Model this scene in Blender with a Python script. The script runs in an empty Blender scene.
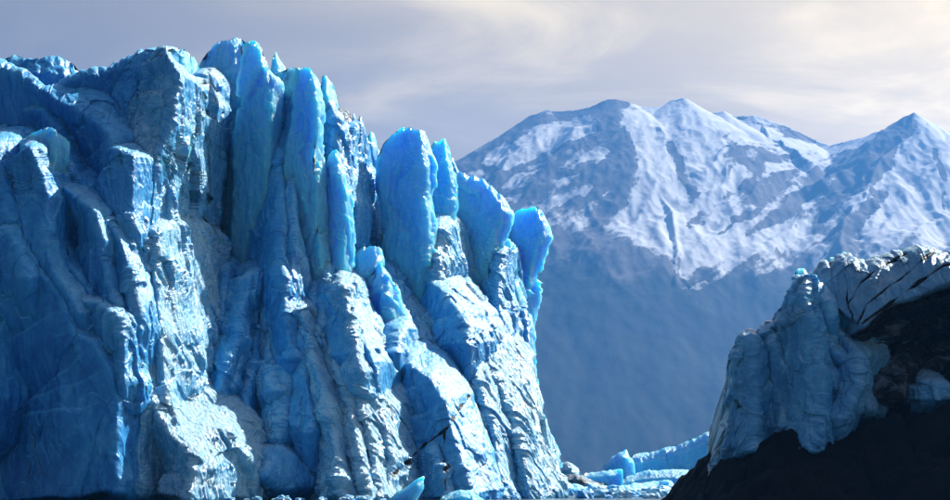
import bpy, math
import numpy as np
from mathutils import Vector

# ------------------------------------------------------------------ camera, sky, sun, exposure
sc = bpy.context.scene
F = 2000.0            # focal length in photograph pixels (950 wide)
CX, HY = 475.0, 480.0  # principal column, horizon row
CZ = 2.5              # eye height above the lake
cam_d = bpy.data.cameras.new('camera')
cam_d.sensor_width = 36.0
cam_d.lens = F / 950.0 * 36.0
cam_d.shift_y = (HY - 250.0) / 950.0
cam_d.clip_start = 0.5
cam_d.clip_end = 60000.0
cam = bpy.data.objects.new('camera', cam_d)
sc.collection.objects.link(cam)
cam.location = (0, 0, CZ)
cam.rotation_euler = (math.radians(90), 0, 0)
sc.camera = cam

SUN_AZ, SUN_EL = math.radians(47), math.radians(38)   # azimuth right of the view direction
SUN = Vector((math.sin(SUN_AZ) * math.cos(SUN_EL), math.cos(SUN_AZ) * math.cos(SUN_EL), math.sin(SUN_EL)))
sun_d = bpy.data.lights.new('sun', 'SUN')
sun_d.energy = 5.0
sun_d.angle = math.radians(0.53)
sun_d.color = (1.0, 0.94, 0.84)
sun = bpy.data.objects.new('sun', sun_d)
sc.collection.objects.link(sun)
sun.rotation_euler = (-SUN).to_track_quat('-Z', 'Y').to_euler()

world = bpy.data.worlds.new('World')
sc.world = world
world.use_nodes = True
wn, wl = world.node_tree.nodes, world.node_tree.links
wn.clear()


def N(nodes, typ, **kw):
    n = nodes.new(typ)
    for k, v in kw.items():
        if k.startswith('i_'):
            n.inputs[k[2:].replace('_', ' ')].default_value = v
        else:
            setattr(n, k, v)
    return n


def M(nodes, links, op, a, b=None, clamp=False):
    n = nodes.new('ShaderNodeMath')
    n.operation = op
    n.use_clamp = clamp
    for i, v in enumerate((a, b)):
        if v is None:
            continue
        if isinstance(v, (int, float)):
            n.inputs[i].default_value = v
        else:
            links.new(v, n.inputs[i])
    return n.outputs[0]


def ramp(nodes, links, fac, stops, interp='LINEAR'):
    r = nodes.new('ShaderNodeValToRGB')
    r.color_ramp.interpolation = interp
    el = r.color_ramp.elements
    while len(el) > 1:
        el.remove(el[-1])
    for i, (p, c) in enumerate(stops):
        if isinstance(c, (int, float)):
            c = (c, c, c)
        e = el[0] if i == 0 else el.new(p)
        e.position = p
        e.color = (c[0], c[1], c[2], 1)
    links.new(fac, r.inputs[0])
    return r.outputs[0]


def mixc(nodes, links, fac, a, b, mode='MIX'):
    n = nodes.new('ShaderNodeMix')
    n.data_type = 'RGBA'
    n.blend_type = mode
    for sock, v in ((n.inputs[0], fac), (n.inputs[6], a), (n.inputs[7], b)):
        if isinstance(v, (int, float)):
            sock.default_value = v
        elif isinstance(v, tuple):
            sock.default_value = (v[0], v[1], v[2], 1)
        else:
            links.new(v, sock)
    return n.outputs[2]


sky = N(wn, 'ShaderNodeTexSky', sky_type='NISHITA', sun_disc=False, sun_elevation=SUN_EL, sun_rotation=SUN_AZ,
        altitude=200, air_density=1.0, dust_density=1.0, ozone_density=3.0)
tc = N(wn, 'ShaderNodeTexCoord')
sep = N(wn, 'ShaderNodeSeparateXYZ')
wl.new(tc.outputs['Generated'], sep.inputs[0])
zc = M(wn, wl, 'ADD', M(wn, wl, 'MAXIMUM', sep.outputs[2], 0.0), 0.16)
comb = N(wn, 'ShaderNodeCombineXYZ')
wl.new(M(wn, wl, 'DIVIDE', sep.outputs[0], zc), comb.inputs[0])
wl.new(M(wn, wl, 'DIVIDE', sep.outputs[1], zc), comb.inputs[1])
wl.new(M(wn, wl, 'MULTIPLY', sep.outputs[2], 5.0), comb.inputs[2])
c1 = N(wn, 'ShaderNodeTexNoise', i_Scale=0.55, i_Detail=7.0, i_Roughness=0.55, i_Distortion=0.3)
wl.new(comb.outputs[0], c1.inputs['Vector'])
c2 = N(wn, 'ShaderNodeTexNoise', i_Scale=2.6, i_Detail=8.0, i_Roughness=0.58, i_Distortion=0.5)
wl.new(comb.outputs[0], c2.inputs['Vector'])
low_sky = ramp(wn, wl, sep.outputs[2], [(0.25, 0.30), (0.60, -0.12)])   # a bank of cloud over the ranges, opening overhead
low_sky.node.color_ramp.elements[1].color = (0, 0, 0, 1)
cover = ramp(wn, wl, M(wn, wl, 'ADD', c1.outputs['Fac'], low_sky), [(0.48, 0.0), (0.72, 1.0)])
bright = ramp(wn, wl, c2.outputs['Fac'], [(0.40, 0.0), (0.92, 1.0)], 'EASE')
dotn = N(wn, 'ShaderNodeVectorMath', operation='DOT_PRODUCT')
nrm = N(wn, 'ShaderNodeVectorMath', operation='NORMALIZE')
wl.new(tc.outputs['Generated'], nrm.inputs[0])
wl.new(nrm.outputs[0], dotn.inputs[0])
dotn.inputs[1].default_value = SUN
near_sun = M(wn, wl, 'POWER', M(wn, wl, 'MAXIMUM', dotn.outputs['Value'], 0.0), 5.0)
grey = mixc(wn, wl, near_sun, (1.7, 1.55, 1.5), (36.0, 26.0, 9.5))
lite = mixc(wn, wl, near_sun, (2.1, 1.9, 1.75), (86.0, 65.0, 28.0))
cloud = mixc(wn, wl, bright, grey, lite)
skyc = mixc(wn, wl, cover, sky.outputs[0], cloud)
bg = N(wn, 'ShaderNodeBackground')
bg.inputs['Strength'].default_value = 0.05
wl.new(skyc, bg.inputs['Color'])
wo = N(wn, 'ShaderNodeOutputWorld')
wl.new(bg.outputs[0], wo.inputs['Surface'])

vs = sc.view_settings
vs.view_transform = 'Standard'
vs.look = 'None'
vs.exposure = 1.15
vs.gamma = 1.0
vs.use_curve_mapping = False
sc.render.engine = 'CYCLES'
cy = sc.cycles
cy.use_denoising = True
cy.max_bounces = 8
cy.diffuse_bounces = 3
cy.glossy_bounces = 3
cy.transmission_bounces = 3
cy.volume_bounces = 0
cy.sample_clamp_indirect = 6.0
cy.caustics_reflective = False
cy.caustics_refractive = False

# ------------------------------------------------------------------ noise toolbox (numpy)
_rng = np.random.RandomState(11)
_perm = _rng.permutation(256).astype(np.int64)
_perm = np.concatenate([_perm, _perm, _perm])
_grad = _rng.normal(size=(256, 3))
_grad /= np.linalg.norm(_grad, axis=1)[:, None]
_grad = _grad.astype(np.float32)


def gnoise(P):
    """gradient noise, about -0.7..0.7"""
    P = np.asarray(P, dtype=np.float32)
    fl = np.floor(P)
    i = fl.astype(np.int64) & 255
    f = P - fl
    w = f * f * f * (f * (f * 6 - 15) + 10)
    out = 0
    for dx in (0, 1):
        for dy in (0, 1):
            for dz in (0, 1):
                h = _perm[_perm[_perm[i[:, 0] + dx] + i[:, 1] + dy] + i[:, 2] + dz]
                g = _grad[h]
                d = g[:, 0] * (f[:, 0] - dx) + g[:, 1] * (f[:, 1] - dy) + g[:, 2] * (f[:, 2] - dz)
                ww = ((w[:, 0] if dx else 1 - w[:, 0]) * (w[:, 1] if dy else 1 - w[:, 1])
                      * (w[:, 2] if dz else 1 - w[:, 2]))
                out = out + ww * d
    return out


def fbm(P, oct=4, gain=0.5):
    a, s, o = 1.0, 0.0, 0
    for k in range(oct):
        o = o + a * gnoise(P * (2.03 ** k) + 17.3 * k)
        a *= gain
    return o


def scoop(P):
    """concave hollows between sharp crests, -1..1"""
    return 1.0 - 2.6 * np.abs(gnoise(P))


def facets(P, seed=0):
    """piecewise planar relief: every irregular cell is a small tilted plane"""
    P = np.asarray(P, dtype=np.float32) - 0.5
    fl = np.floor(P).astype(np.int64)
    best = np.full(len(P), 1e9, np.float32)
    val = np.zeros(len(P), np.float32)
    for dx in (0, 1):
        for dy in (0, 1):
            for dz in (0, 1):
                c = fl + np.array([dx, dy, dz])
                i = c & 255
                h = _perm[_perm[_perm[i[:, 0]] + i[:, 1]] + i[:, 2] + seed]
                h2 = _perm[h + 71]
                rel = P - (c + 0.40 * _grad[h])
                dd = np.einsum('ij,ij->i', rel, rel)
                v = np.einsum('ij,ij->i', rel, _grad[h2]) * 0.8 + (h2 / 255.0 - 0.5) * 0.35
                m = dd < best
                best = np.where(m, dd, best)
                val = np.where(m, v, val)
    return val


def px2w(x, y, D):
    """a point seen at photograph pixel x, y that stands D metres away"""
    return ((x - CX) / F * D, D, CZ + (HY - y) / F * D)


# ------------------------------------------------------------------ materials
def new_mat(name):
    m = bpy.data.materials.new(name)
    m.use_nodes = True
    nt = m.node_tree
    nt.nodes.clear()
    out = nt.nodes.new('ShaderNodeOutputMaterial')
    b = nt.nodes.new('ShaderNodeBsdfPrincipled')
    nt.links.new(b.outputs[0], out.inputs['Surface'])
    return m, nt.nodes, nt.links, b


def ice_mat(name='glacier_ice', clear=False):
    """glacier ice: clear blue ice, crusty white ice and firn, sunlit zones painted paler (attribute crust), rock flour and debris (attribute dirt)"""
    m, n, l, b = new_mat(name)
    tc = N(n, 'ShaderNodeTexCoord')
    geo = N(n, 'ShaderNodeNewGeometry')
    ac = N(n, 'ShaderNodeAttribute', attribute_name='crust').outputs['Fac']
    ad = N(n, 'ShaderNodeAttribute', attribute_name='dirt').outputs['Fac']
    mp = N(n, 'ShaderNodeMapping')
    mp.inputs['Scale'].default_value = (1, 1, 0.4)
    l.new(tc.outputs['Object'], mp.inputs[0])
    n1 = N(n, 'ShaderNodeTexNoise', i_Scale=0.16, i_Detail=8.0, i_Roughness=0.62, i_Distortion=0.6)
    l.new(mp.outputs[0], n1.inputs['Vector'])
    n2 = N(n, 'ShaderNodeTexNoise', i_Scale=0.9, i_Detail=6.0, i_Roughness=0.65)
    l.new(mp.outputs[0], n2.inputs['Vector'])
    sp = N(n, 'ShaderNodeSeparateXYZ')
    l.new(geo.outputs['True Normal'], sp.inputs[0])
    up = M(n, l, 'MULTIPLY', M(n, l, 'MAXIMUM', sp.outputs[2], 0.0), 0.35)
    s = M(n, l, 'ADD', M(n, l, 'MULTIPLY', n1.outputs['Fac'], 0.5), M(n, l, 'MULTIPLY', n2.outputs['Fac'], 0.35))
    s = M(n, l, 'ADD', M(n, l, 'ADD', s, up), M(n, l, 'MULTIPLY', ac, 0.30))  # also whitens the ridges marked as sunlit: sunlight put into the colour
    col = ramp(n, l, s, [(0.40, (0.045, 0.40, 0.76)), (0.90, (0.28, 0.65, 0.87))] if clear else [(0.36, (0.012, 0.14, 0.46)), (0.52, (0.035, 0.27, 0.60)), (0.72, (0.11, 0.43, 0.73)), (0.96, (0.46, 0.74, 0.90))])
    n3 = N(n, 'ShaderNodeTexNoise', i_Scale=0.45, i_Detail=9.0, i_Roughness=0.7, i_Distortion=0.8)
    l.new(tc.outputs['Object'], n3.inputs['Vector'])
    df = ramp(n, l, M(n, l, 'ADD', n3.outputs['Fac'], M(n, l, 'MULTIPLY', ad, 0.5)), [(0.66, 0.0), (0.84, 1.0)])
    dfac = M(n, l, 'MULTIPLY', df, M(n, l, 'MULTIPLY', ad, 2.2, True))
    col = mixc(n, l, M(n, l, 'MULTIPLY', ad, 1.6, True), col, (0.20, 0.23, 0.26))
    col = mixc(n, l, dfac, col, (0.007, 0.0065, 0.006))
    l.new(col, b.inputs['Base Color'])
    l.new(ramp(n, l, ac, [(0.0, 0.30), (1.0, 0.17)]), b.inputs['Roughness'])
    b.inputs['IOR'].default_value = 1.36
    l.new(ramp(n, l, ac, [(0.1, 0.30), (0.8, 0.85)]), b.inputs['Specular IOR Level'])
    l.new(ramp(n, l, M(n, l, 'ADD', ac, ad), [(0.0, 0.55), (0.3, 0.55), (1.0, 0.12)]), b.inputs['Subsurface Weight'])
    b.inputs['Subsurface Scale'].default_value = 4.5 if clear else 0.8
    b.inputs['Subsurface Radius'].default_value = (0.10, 0.6, 0.95) if clear else (0.10, 0.6, 0.9)
    if clear:
        b.inputs['Subsurface Weight'].default_value = 1.0
        l.remove(b.inputs['Subsurface Weight'].links[0])
    v = N(n, 'ShaderNodeTexVoronoi', i_Scale=1.8)
    l.new(mp.outputs[0], v.inputs['Vector'])
    n4 = N(n, 'ShaderNodeTexNoise', i_Scale=2.5, i_Detail=6.0, i_Roughness=0.65)
    l.new(mp.outputs[0], n4.inputs['Vector'])
    hgt = M(n, l, 'ADD', M(n, l, 'MULTIPLY', v.outputs['Distance'], 0.6), n4.outputs['Fac'])
    bp = N(n, 'ShaderNodeBump', i_Distance=0.5)
    l.new(ramp(n, l, M(n, l, 'ADD', ac, ad), [(0.0, 0.7 if clear else 0.3), (0.35, 0.7 if clear else 0.45), (1.0, 1.0)]), bp.inputs['Strength'])
    l.new(hgt, bp.inputs['Height'])
    l.new(bp.outputs[0], b.inputs['Normal'])
    return m


MAT = {'ice': ice_mat(), 'clear': ice_mat('clear_blue_ice', True)}


def rock_mat():
    m, n, l, b = new_mat('moraine_rock')
    tc = N(n, 'ShaderNodeTexCoord')
    n1 = N(n, 'ShaderNodeTexNoise', i_Scale=0.5, i_Detail=10.0, i_Roughness=0.7)
    l.new(tc.outputs['Object'], n1.inputs['Vector'])
    c = ramp(n, l, n1.outputs['Fac'], [(0.35, (0.005, 0.005, 0.005)), (0.6, (0.011, 0.010, 0.009)), (0.78, (0.022, 0.019, 0.016))])
    l.new(c, b.inputs['Base Color'])
    b.inputs['Roughness'].default_value = 0.85
    b.inputs['Specular IOR Level'].default_value = 0.12
    n2 = N(n, 'ShaderNodeTexNoise', i_Scale=1.6, i_Detail=9.0, i_Roughness=0.7)
    l.new(tc.outputs['Object'], n2.inputs['Vector'])
    bp = N(n, 'ShaderNodeBump', i_Strength=0.9, i_Distance=0.5)
    l.new(n2.outputs['Fac'], bp.inputs['Height'])
    l.new(bp.outputs[0], b.inputs['Normal'])
    return m


def mountain_mat():
    m, n, l, b = new_mat('mountain_snow_rock_forest')
    tc = N(n, 'ShaderNodeTexCoord')
    at = N(n, 'ShaderNodeAttribute', attribute_name='snow')
    af = N(n, 'ShaderNodeAttribute', attribute_name='forest')
    n1 = N(n, 'ShaderNodeTexNoise', i_Scale=0.012, i_Detail=9.0, i_Roughness=0.68)
    mpm = N(n, 'ShaderNodeMapping')
    mpm.inputs['Scale'].default_value = (1, 0.4, 0.7)
    l.new(tc.outputs['Object'], mpm.inputs[0])
    l.new(mpm.outputs[0], n1.inputs['Vector'])
    n5 = N(n, 'ShaderNodeTexNoise', i_Scale=0.045, i_Detail=6.0, i_Roughness=0.7)
    l.new(mpm.outputs[0], n5.inputs['Vector'])
    dn = M(n, l, 'ADD', M(n, l, 'MULTIPLY', M(n, l, 'SUBTRACT', n1.outputs['Fac'], 0.5), 0.5), M(n, l, 'MULTIPLY', M(n, l, 'SUBTRACT', n5.outputs['Fac'], 0.5), 0.45))
    sf = ramp(n, l, M(n, l, 'ADD', at.outputs['Fac'], dn), [(0.44, 0.0), (0.56, 1.0)])
    ff = ramp(n, l, M(n, l, 'ADD', af.outputs['Fac'], dn), [(0.40, 0.0), (0.60, 1.0)])
    rock = ramp(n, l, n1.outputs['Fac'], [(0.3, (0.05, 0.05, 0.055)), (0.7, (0.13, 0.12, 0.12))])
    low = mixc(n, l, ff, rock, (0.010, 0.015, 0.013))
    col = mixc(n, l, sf, low, (0.50, 0.52, 0.55))
    l.new(col, b.inputs['Base Color'])
    b.inputs['Roughness'].default_value = 0.9
    b.inputs['Specular IOR Level'].default_value = 0.1
    bp = N(n, 'ShaderNodeBump', i_Strength=0.5, i_Distance=10.0)
    l.new(n1.outputs['Fac'], bp.inputs['Height'])
    l.new(bp.outputs[0], b.inputs['Normal'])
    return m


def water_mat():
    m, n, l, b = new_mat('lake_water')
    b.inputs['Base Color'].default_value = (0.10, 0.15, 0.17, 1)
    b.inputs['Roughness'].default_value = 0.15
    b.inputs['IOR'].default_value = 1.33
    tc = N(n, 'ShaderNodeTexCoord')
    n1 = N(n, 'ShaderNodeTexNoise', i_Scale=0.8, i_Detail=5.0, i_Roughness=0.6)
    l.new(tc.outputs['Object'], n1.inputs['Vector'])
    bp = N(n, 'ShaderNodeBump', i_Strength=0.5, i_Distance=0.2)
    l.new(n1.outputs['Fac'], bp.inputs['Height'])
    l.new(bp.outputs[0], b.inputs['Normal'])
    return m


MAT['rock'] = rock_mat()
MAT['mountain'] = mountain_mat()
MAT['water'] = water_mat()
mm, _n, _l, _b = new_mat('black_dirt')
_b.inputs['Base Color'].default_value = (0.02, 0.018, 0.018, 1)
_b.inputs['Roughness'].default_value = 0.9
MAT['dirt'] = mm


# ------------------------------------------------------------------ mesh helpers
def mesh_from(name, V, quads, mat, smooth=True, tris=None):
    me = bpy.data.meshes.new(name)
    V = np.ascontiguousarray(V, dtype=np.float32)
    q = np.ascontiguousarray(quads, dtype=np.int32).ravel()
    nq = len(q) // 4
    nt = 0 if tris is None else len(tris)
    me.vertices.add(len(V))
    me.vertices.foreach_set('co', V.ravel())
    loops = q if nt == 0 else np.concatenate([q, np.asarray(tris, dtype=np.int32).ravel()])
    me.loops.add(len(loops))
    me.loops.foreach_set('vertex_index', loops)
    me.polygons.add(nq + nt)
    starts = np.concatenate([np.arange(nq) * 4, nq * 4 + np.arange(nt) * 3]).astype(np.int32)
    me.polygons.foreach_set('loop_start', starts)
    me.polygons.foreach_set('use_smooth', np.full(nq + nt, smooth, dtype=bool))
    me.update(calc_edges=True)
    me.materials.append(mat)
    return me


def link(name, me, parent=None, loc=None):
    o = bpy.data.objects.new(name, me)
    sc.collection.objects.link(o)
    if loc is not None:
        o.location = loc
    if parent is not None:
        o.parent = parent
    return o


def tag(o, label=None, cat=None, group=None, kind=None):
    for k, v in (('label', label), ('category', cat), ('group', group), ('kind', kind)):
        if v:
            o[k] = v
    return o


def empty(name, loc=(0, 0, 0)):
    e = bpy.data.objects.new(name, None)
    e.empty_display_size = 2.0
    sc.collection.objects.link(e)
    e.location = loc
    return e


def grid_quads(nr, nc, wrap):
    i = np.arange(nr - 1)[:, None]
    j = np.arange(nc if wrap else nc - 1)[None, :]
    j2 = (j + 1) % nc
    a = i * nc + j
    b_ = i * nc + j2
    c = (i + 1) * nc + j2
    d = (i + 1) * nc + j
    return np.stack([a, b_, c, d], axis=-1).reshape(-1, 4)


_part_seed = [0]


def ice_part(name, D, left, right, top, parent, mat='blue', dl=4.0, dr=4.0, r=0.7, back=8.0, lean=0.0, shear=0.0,
             amp=1.0, flute=1.0, bot=None, rim=3.0, dens=0.75, curve=1.05, base=None, bottom=None, skirt=1.0, collect=None, label=None):
    """One fin, pillar or buttress of ice: outline edges left / right (x, y pixels, from top to bottom), crest line top;
    it stands D metres away, its foremost vertical edge at fraction r of the width, with the left and right edges
    dl / dr metres further back, 'back' metres thick behind, leaning back by lean metres at the top."""
    _part_seed[0] += 1
    seed = _part_seed[0] * 7.31
    left = sorted(left, key=lambda p: p[1])
    right = sorted(right, key=lambda p: p[1])
    top = sorted(top)
    Ly, Lx = np.array([p[1] for p in left], float), np.array([p[0] for p in left], float)
    Ry, Rx = np.array([p[1] for p in right], float), np.array([p[0] for p in right], float)
    Tx, Ty = np.array([p[0] for p in top], float), np.array([p[1] for p in top], float)
    zb = -1.0 if base is None else base
    wpx = max(Rx.max() - Lx.min(), 8)
    ytop = Ty.min()
    hpx = (HY + (CZ - zb) * F / D) - ytop
    nf = int(np.clip(wpx * dens, 26, 200))
    nb = max(10, nf // 4)
    nt = int(np.clip(hpx * dens * 0.85, 26, 330))
    uf = np.linspace(0, 1, nf)
    ub = np.linspace(1, 0, nb + 2)[1:-1]
    u = np.concatenate([uf, ub])
    edge = dl * (1 - u) + dr * u
    yf = np.where(u < r, dl * np.clip((r - u) / max(r, 1e-3), 0, 1) ** curve,
                  dr * np.clip((u - r) / max(1 - r, 1e-3), 0, 1) ** curve)
    yb = edge + back * np.sin(np.pi * np.clip(u, 0, 1)) ** 0.6
    isf = np.arange(len(u)) < nf
    yy = np.where(isf, yf, yb)
    ymid = yf + np.minimum(0.5 * (yb - yf), 2.5)
    t = np.linspace(0, 1, nt) ** 0.97
    U, T = np.meshgrid(u, t)
    YY = np.broadcast_to(yy, U.shape)
    YM = np.broadcast_to(ymid, U.shape)
    # crest height for each u
    x0, x1 = Tx[0], Tx[-1]
    ytop_u = np.interp(x0 + u * (x1 - x0), Tx, Ty)
    dmid = D + ymid + lean
    ztop_u = CZ + (HY - ytop_u) / F * dmid
    zbot_u = np.full_like(u, zb)
    if bottom is not None:      # hanging lower edge
        B = sorted(bottom)
        bx, by = np.array([p[0] for p in B], float), np.array([p[1] for p in B], float)
        zbot_u = CZ + (HY - np.interp(bx[0] + u * (bx[-1] - bx[0]), bx, by)) / F * D
    Z = zbot_u[None, :] + (ztop_u - zbot_u)[None, :] * T
    H = max(ztop_u.max() - zb, 1.0)
    lean_t = lean * np.clip((Z - zb) / H, 0, 1)
    # rounded crest
    rimh = np.minimum(rim, 0.35 * (ztop_u - zbot_u))
    hz = np.clip((Z - (ztop_u - rimh)[None, :]) / np.maximum(rimh, 0.05)[None, :], 0, 1)
    c = np.clip(1 - 0.75 * hz - 0.25 * hz ** 6, 0, 1)
    Yl = YM + (YY - YM) * c
    # edges at the height of this point
    PY = HY - (Z - CZ) * F / (D + edge[None, :] + lean_t)
    XL = np.interp(PY, Ly, Lx) - skirt * np.clip((PY - ytop - 12) * 0.14, 0, 12) * np.clip(wpx / 30, 0.3, 1)
    XR = np.interp(PY, Ry, Rx)
    XP = XL + U * (XR - XL)
    X = (XP - CX) / F * (D + edge[None, :] + lean_t)
    Y = D + Yl + lean_t
    P = np.stack([X, Y, Z], axis=-1)
    # normals
    du = np.roll(P, -1, axis=1) - np.roll(P, 1, axis=1)
    dt = np.gradient(P, axis=0)
    nrm_ = np.cross(du, dt)
    nrm_ /= np.linalg.norm(nrm_, axis=-1, keepdims=True) + 1e-6
    nrm_[..., 2] *= 0.5
    nc = len(u)
    Pf = P.reshape(-1, 3)
    quads = grid_quads(nt, nc, True)
    # floor cap
    cap = Pf[:nc].mean(axis=0)[None, :]
    ci = len(Pf)
    j = np.arange(nc)
    caps = np.stack([np.full(nc, ci), (j + 1) % nc, j], 1)
    width_m = (XR - XL) / F * D
    thin = np.clip(np.minimum(width_m, back) / 3.6, 0.25, 1.0).reshape(-1)
    cr = np.stack([Pf[:, 0], Pf[:, 1] * 0 + seed, Pf[:, 0] * 0], 1)
    Pf = Pf.copy()
    Pf[:, 2] += (amp * thin * (1.1 * gnoise(cr / 2.2) + 0.6 * facets(cr / 0.9, 5)) * np.clip(hz.reshape(-1) * 1.6 - 0.3, 0, 1))
    if collect is not None:
        collect.append(dict(name=name, V=np.concatenate([Pf, cap]), quads=quads, tris=caps, amp=amp, flute=flute, shear=shear,
                            crust=CRUST[mat], dirt=DIRT.get(mat, 0.0), label=label))
        return None
    d = relief(Pf, shear, flute, 1.0, 1.0) * amp * thin * (0.45 + 0.55 * c).reshape(-1)
    V = np.concatenate([Pf + nrm_.reshape(-1, 3) * d[:, None], cap])
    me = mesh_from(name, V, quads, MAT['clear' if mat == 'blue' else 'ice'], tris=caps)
    for nme, val in (('crust', CRUST[mat]), ('dirt', DIRT.get(mat, 0.0))):
        at = me.attributes.new(nme, 'FLOAT', 'POINT')
        at.data.foreach_set('value', np.full(len(V), val, np.float32))
    return link(name, me, parent)


CRUST = {'crust': 1.0, 'blue': 0.42, 'deep': 0.0, 'dirty': 0.45, 'soot': 0.3}
DIRT = {'dirty': 0.42, 'soot': 1.0}


def relief(Pf, shear, flute, mid, fine):
    """melt flutes, broken plates and small hollows of a calved ice face, in metres"""
    q = Pf.astype(np.float64).copy()
    q[:, 0] += shear * q[:, 2]
    q[:, 1] *= 0.8
    wv = np.stack([gnoise(q / 7.0 + 3.1), gnoise(q / 7.0 + 8.9), gnoise(q / 7.0 + 15.2)], 1)
    q = q + 1.7 * wv + 0.4 * np.stack([gnoise(q / 1.6 + 3.1), gnoise(q / 1.6 + 8.9), gnoise(q / 1.6 + 15.2)], 1)
    d = flute * (0.75 * scoop(q / np.array([5.2, 5.2, 30.0])) + 0.50 * scoop(q / np.array([2.1, 2.1, 13.0]) + 9.7)
                 + 0.30 * scoop(q / np.array([0.95, 0.95, 6.5]) + 2.7))
    d = d + 1.15 * facets(q / np.array([4.4, 4.4, 12.0]))
    d = d + mid * 0.60 * facets(q / np.array([1.8, 1.8, 6.0]), 3)
    d = d + fine * (0.26 * facets(q / np.array([0.8, 0.8, 1.9]), 7) + 0.10 * scoop(q / np.array([0.6, 0.6, 0.8]) + 23.0))
    return d


def curtain(parent, ridges, base, top, zb, step, back_depth, amp=1.0, crest_drop=0.0, names=('ice_wall', 'ice_rib'), base_par=None, steep=1.35, seams=(), eps=0.05, rscale=1.0):
    """A broken ice face: every ridge is a line (x, y pixel, distance) that stands out of the face and falls away to its two
    sides with slopes sl and sr (metres back per metre sideways); the face is the foremost of all of them.
    It is cut along the hollows into its ribs, each a closed piece."""
    bx = np.array([p[0] for p in base], float)
    bt = np.array([p[1] for p in base], float)
    bb = np.array([p[2] for p in base], float)
    tx = np.array([p[0] for p in top], float)
    ty = np.array([p[1] for p in top], float)
    Dm = float(np.mean(bt))
    bX = (bx - CX) / F * 0.5 * (bt + bb)
    zt_ref = CZ + (HY - ty.min()) / F * Dm
    lines = [[np.array(px2w(*p)) for p in rd['pts']] for rd in ridges]

    def field(X, Z):
        """foremost distance, and which ridge it is (-1: the face behind)"""
        shp = X.shape
        X, Z = X.ravel(), Z.ravel()
        w = np.stack([X, Z * 0, Z * 0.3], 1)
        Xw = X + 0.55 * gnoise(w / 3.1) + 0.25 * gnoise(w / 1.1 + 5) + 0.9 * gnoise(w / 9.0 + 8)
        Zw = Z + 1.2 * gnoise(w / 5.0 + 12)
        f = np.clip(Z / (0.52 * zt_ref), 0, 1) ** 0.85
        Y = np.interp(Xw, bX, bb) * (1 - f) + np.interp(Xw, bX, bt) * f
        own = np.full(len(X), -1)
        for k, (rd, W) in enumerate(zip(ridges, lines)):
            reach = 70.0 if rd['sl'] < 0.3 else 13.0
            wx_, wz_ = [p_[0] for p_ in W], [p_[2] for p_ in W]
            sel = np.nonzero((Xw > min(wx_) - reach) & (Xw < max(wx_) + 13) & (Zw > min(wz_) - reach) & (Zw < max(wz_) + 13))[0]
            if len(sel) == 0:
                continue
            xw, zw = Xw[sel], Zw[sel]
            best = np.full(len(sel), 1e9)
            d0 = np.zeros(len(sel))
            sl = np.zeros(len(sel))
            rgt = np.zeros(len(sel), bool)
            for i_, (a_, b_) in enumerate(zip(W[:-1], W[1:])):
                dx, dz = b_[0] - a_[0], b_[2] - a_[2]
                L = math.sqrt(dx * dx + dz * dz) + 1e-9
                rx, rz = xw - a_[0], zw - a_[2]
                t = np.clip((rx * dx + rz * dz) / (L * L), 0, 1)
                dist = np.hypot(rx - t * dx, rz - t * dz)
                perp = (dx * rz - dz * rx) / L
                score = dist - 0.002 * np.abs(perp)
                # slope to the right, to the left, and past the ends, blended round the corner
                q_ = 0.5 + 0.5 * np.clip(perp / (dist * 0.5 + 0.05), -1, 1)
                s_ = rd['sl'] + (rd['sr'] - rd['sl']) * q_
                if i_ == 0:
                    s_ = np.where(t <= 0, np.maximum(s_, rd.get('nose', 2.0)), s_)
                if i_ == len(W) - 2:
                    s_ = np.where(t >= 1, np.maximum(s_, rd.get('nose', 2.0)), s_)
                m = score < best
                best = np.where(m, score, best)
                d0 = np.where(m, a_[1] + t * (b_[1] - a_[1]), d0)
                sl = np.where(m, s_, sl)
                rgt = np.where(m, perp > 0, rgt)
            dist = np.sqrt(np.maximum(best, 0) ** 2 + eps) - math.sqrt(eps)
            y = d0 + sl * steep * dist + 0.10 * dist * dist * min(1.0, rd['sl'] * 2)
            y = y + np.where(rgt, 4.0 * np.maximum(dist - rd.get('ext', 6.0 if rd.get('name') == 'ice_apron' else 3.5), 0), 0)     # a flank ends in a drop
            m = y < Y[sel]
            Y[sel[m]] = y[m]
            own[sel[m]] = k
        return Y.reshape(shp), own.reshape(shp)

    # columns follow the skyline
    npx = int((tx[-1] - tx[0]) * step)
    cpx = np.linspace(tx[0], tx[-1], npx)
    cty = np.interp(cpx, tx, ty)
    Dc = np.full(npx, Dm)
    for _ in range(6):
        Xc = (cpx - CX) / F * Dc
        Zc = CZ + (HY - cty) / F * Dc
        Dn, _o = field(Xc, Zc)
        Dc = 0.5 * Dc + 0.5 * Dn
    Zc = CZ + (HY - cty) / F * Dc
    ragged = np.stack([Xc, Xc * 0 + 3.3, Xc * 0], 1)
    Zc = Zc + 0.55 * facets(ragged / 1.6, 2) + 0.3 * gnoise(ragged / 0.6)
    nt = int((HY - ty.min() + 20) * step * 0.85)
    t = np.linspace(0, 1, nt)[:, None]
    Z = zb + (np.maximum(Zc, zb + 0.3)[None, :] - zb) * t
    Xb = (cpx - CX) / F * np.interp(cpx, bx, bb)      # columns at the foot
    X = Xb[None, :] + (Xc - Xb)[None, :] * t ** 0.8
    X = np.maximum.accumulate(X, axis=1) + np.arange(npx)[None, :] * 1e-4
    # crowd the columns where the face turns away, so that the flanks are as finely built as the fronts
    Yc, _o = field(X, Z)
    ds = np.hypot(np.diff(X, axis=1), 0.35 * np.diff(Yc, axis=1))
    cum = np.concatenate([np.zeros((nt, 1)), np.cumsum(ds, axis=1)], 1)
    cum /= cum[:, -1:]
    ker = 10
    pdc = np.pad(cum, ((ker, ker), (0, 0)), 'edge')
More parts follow.
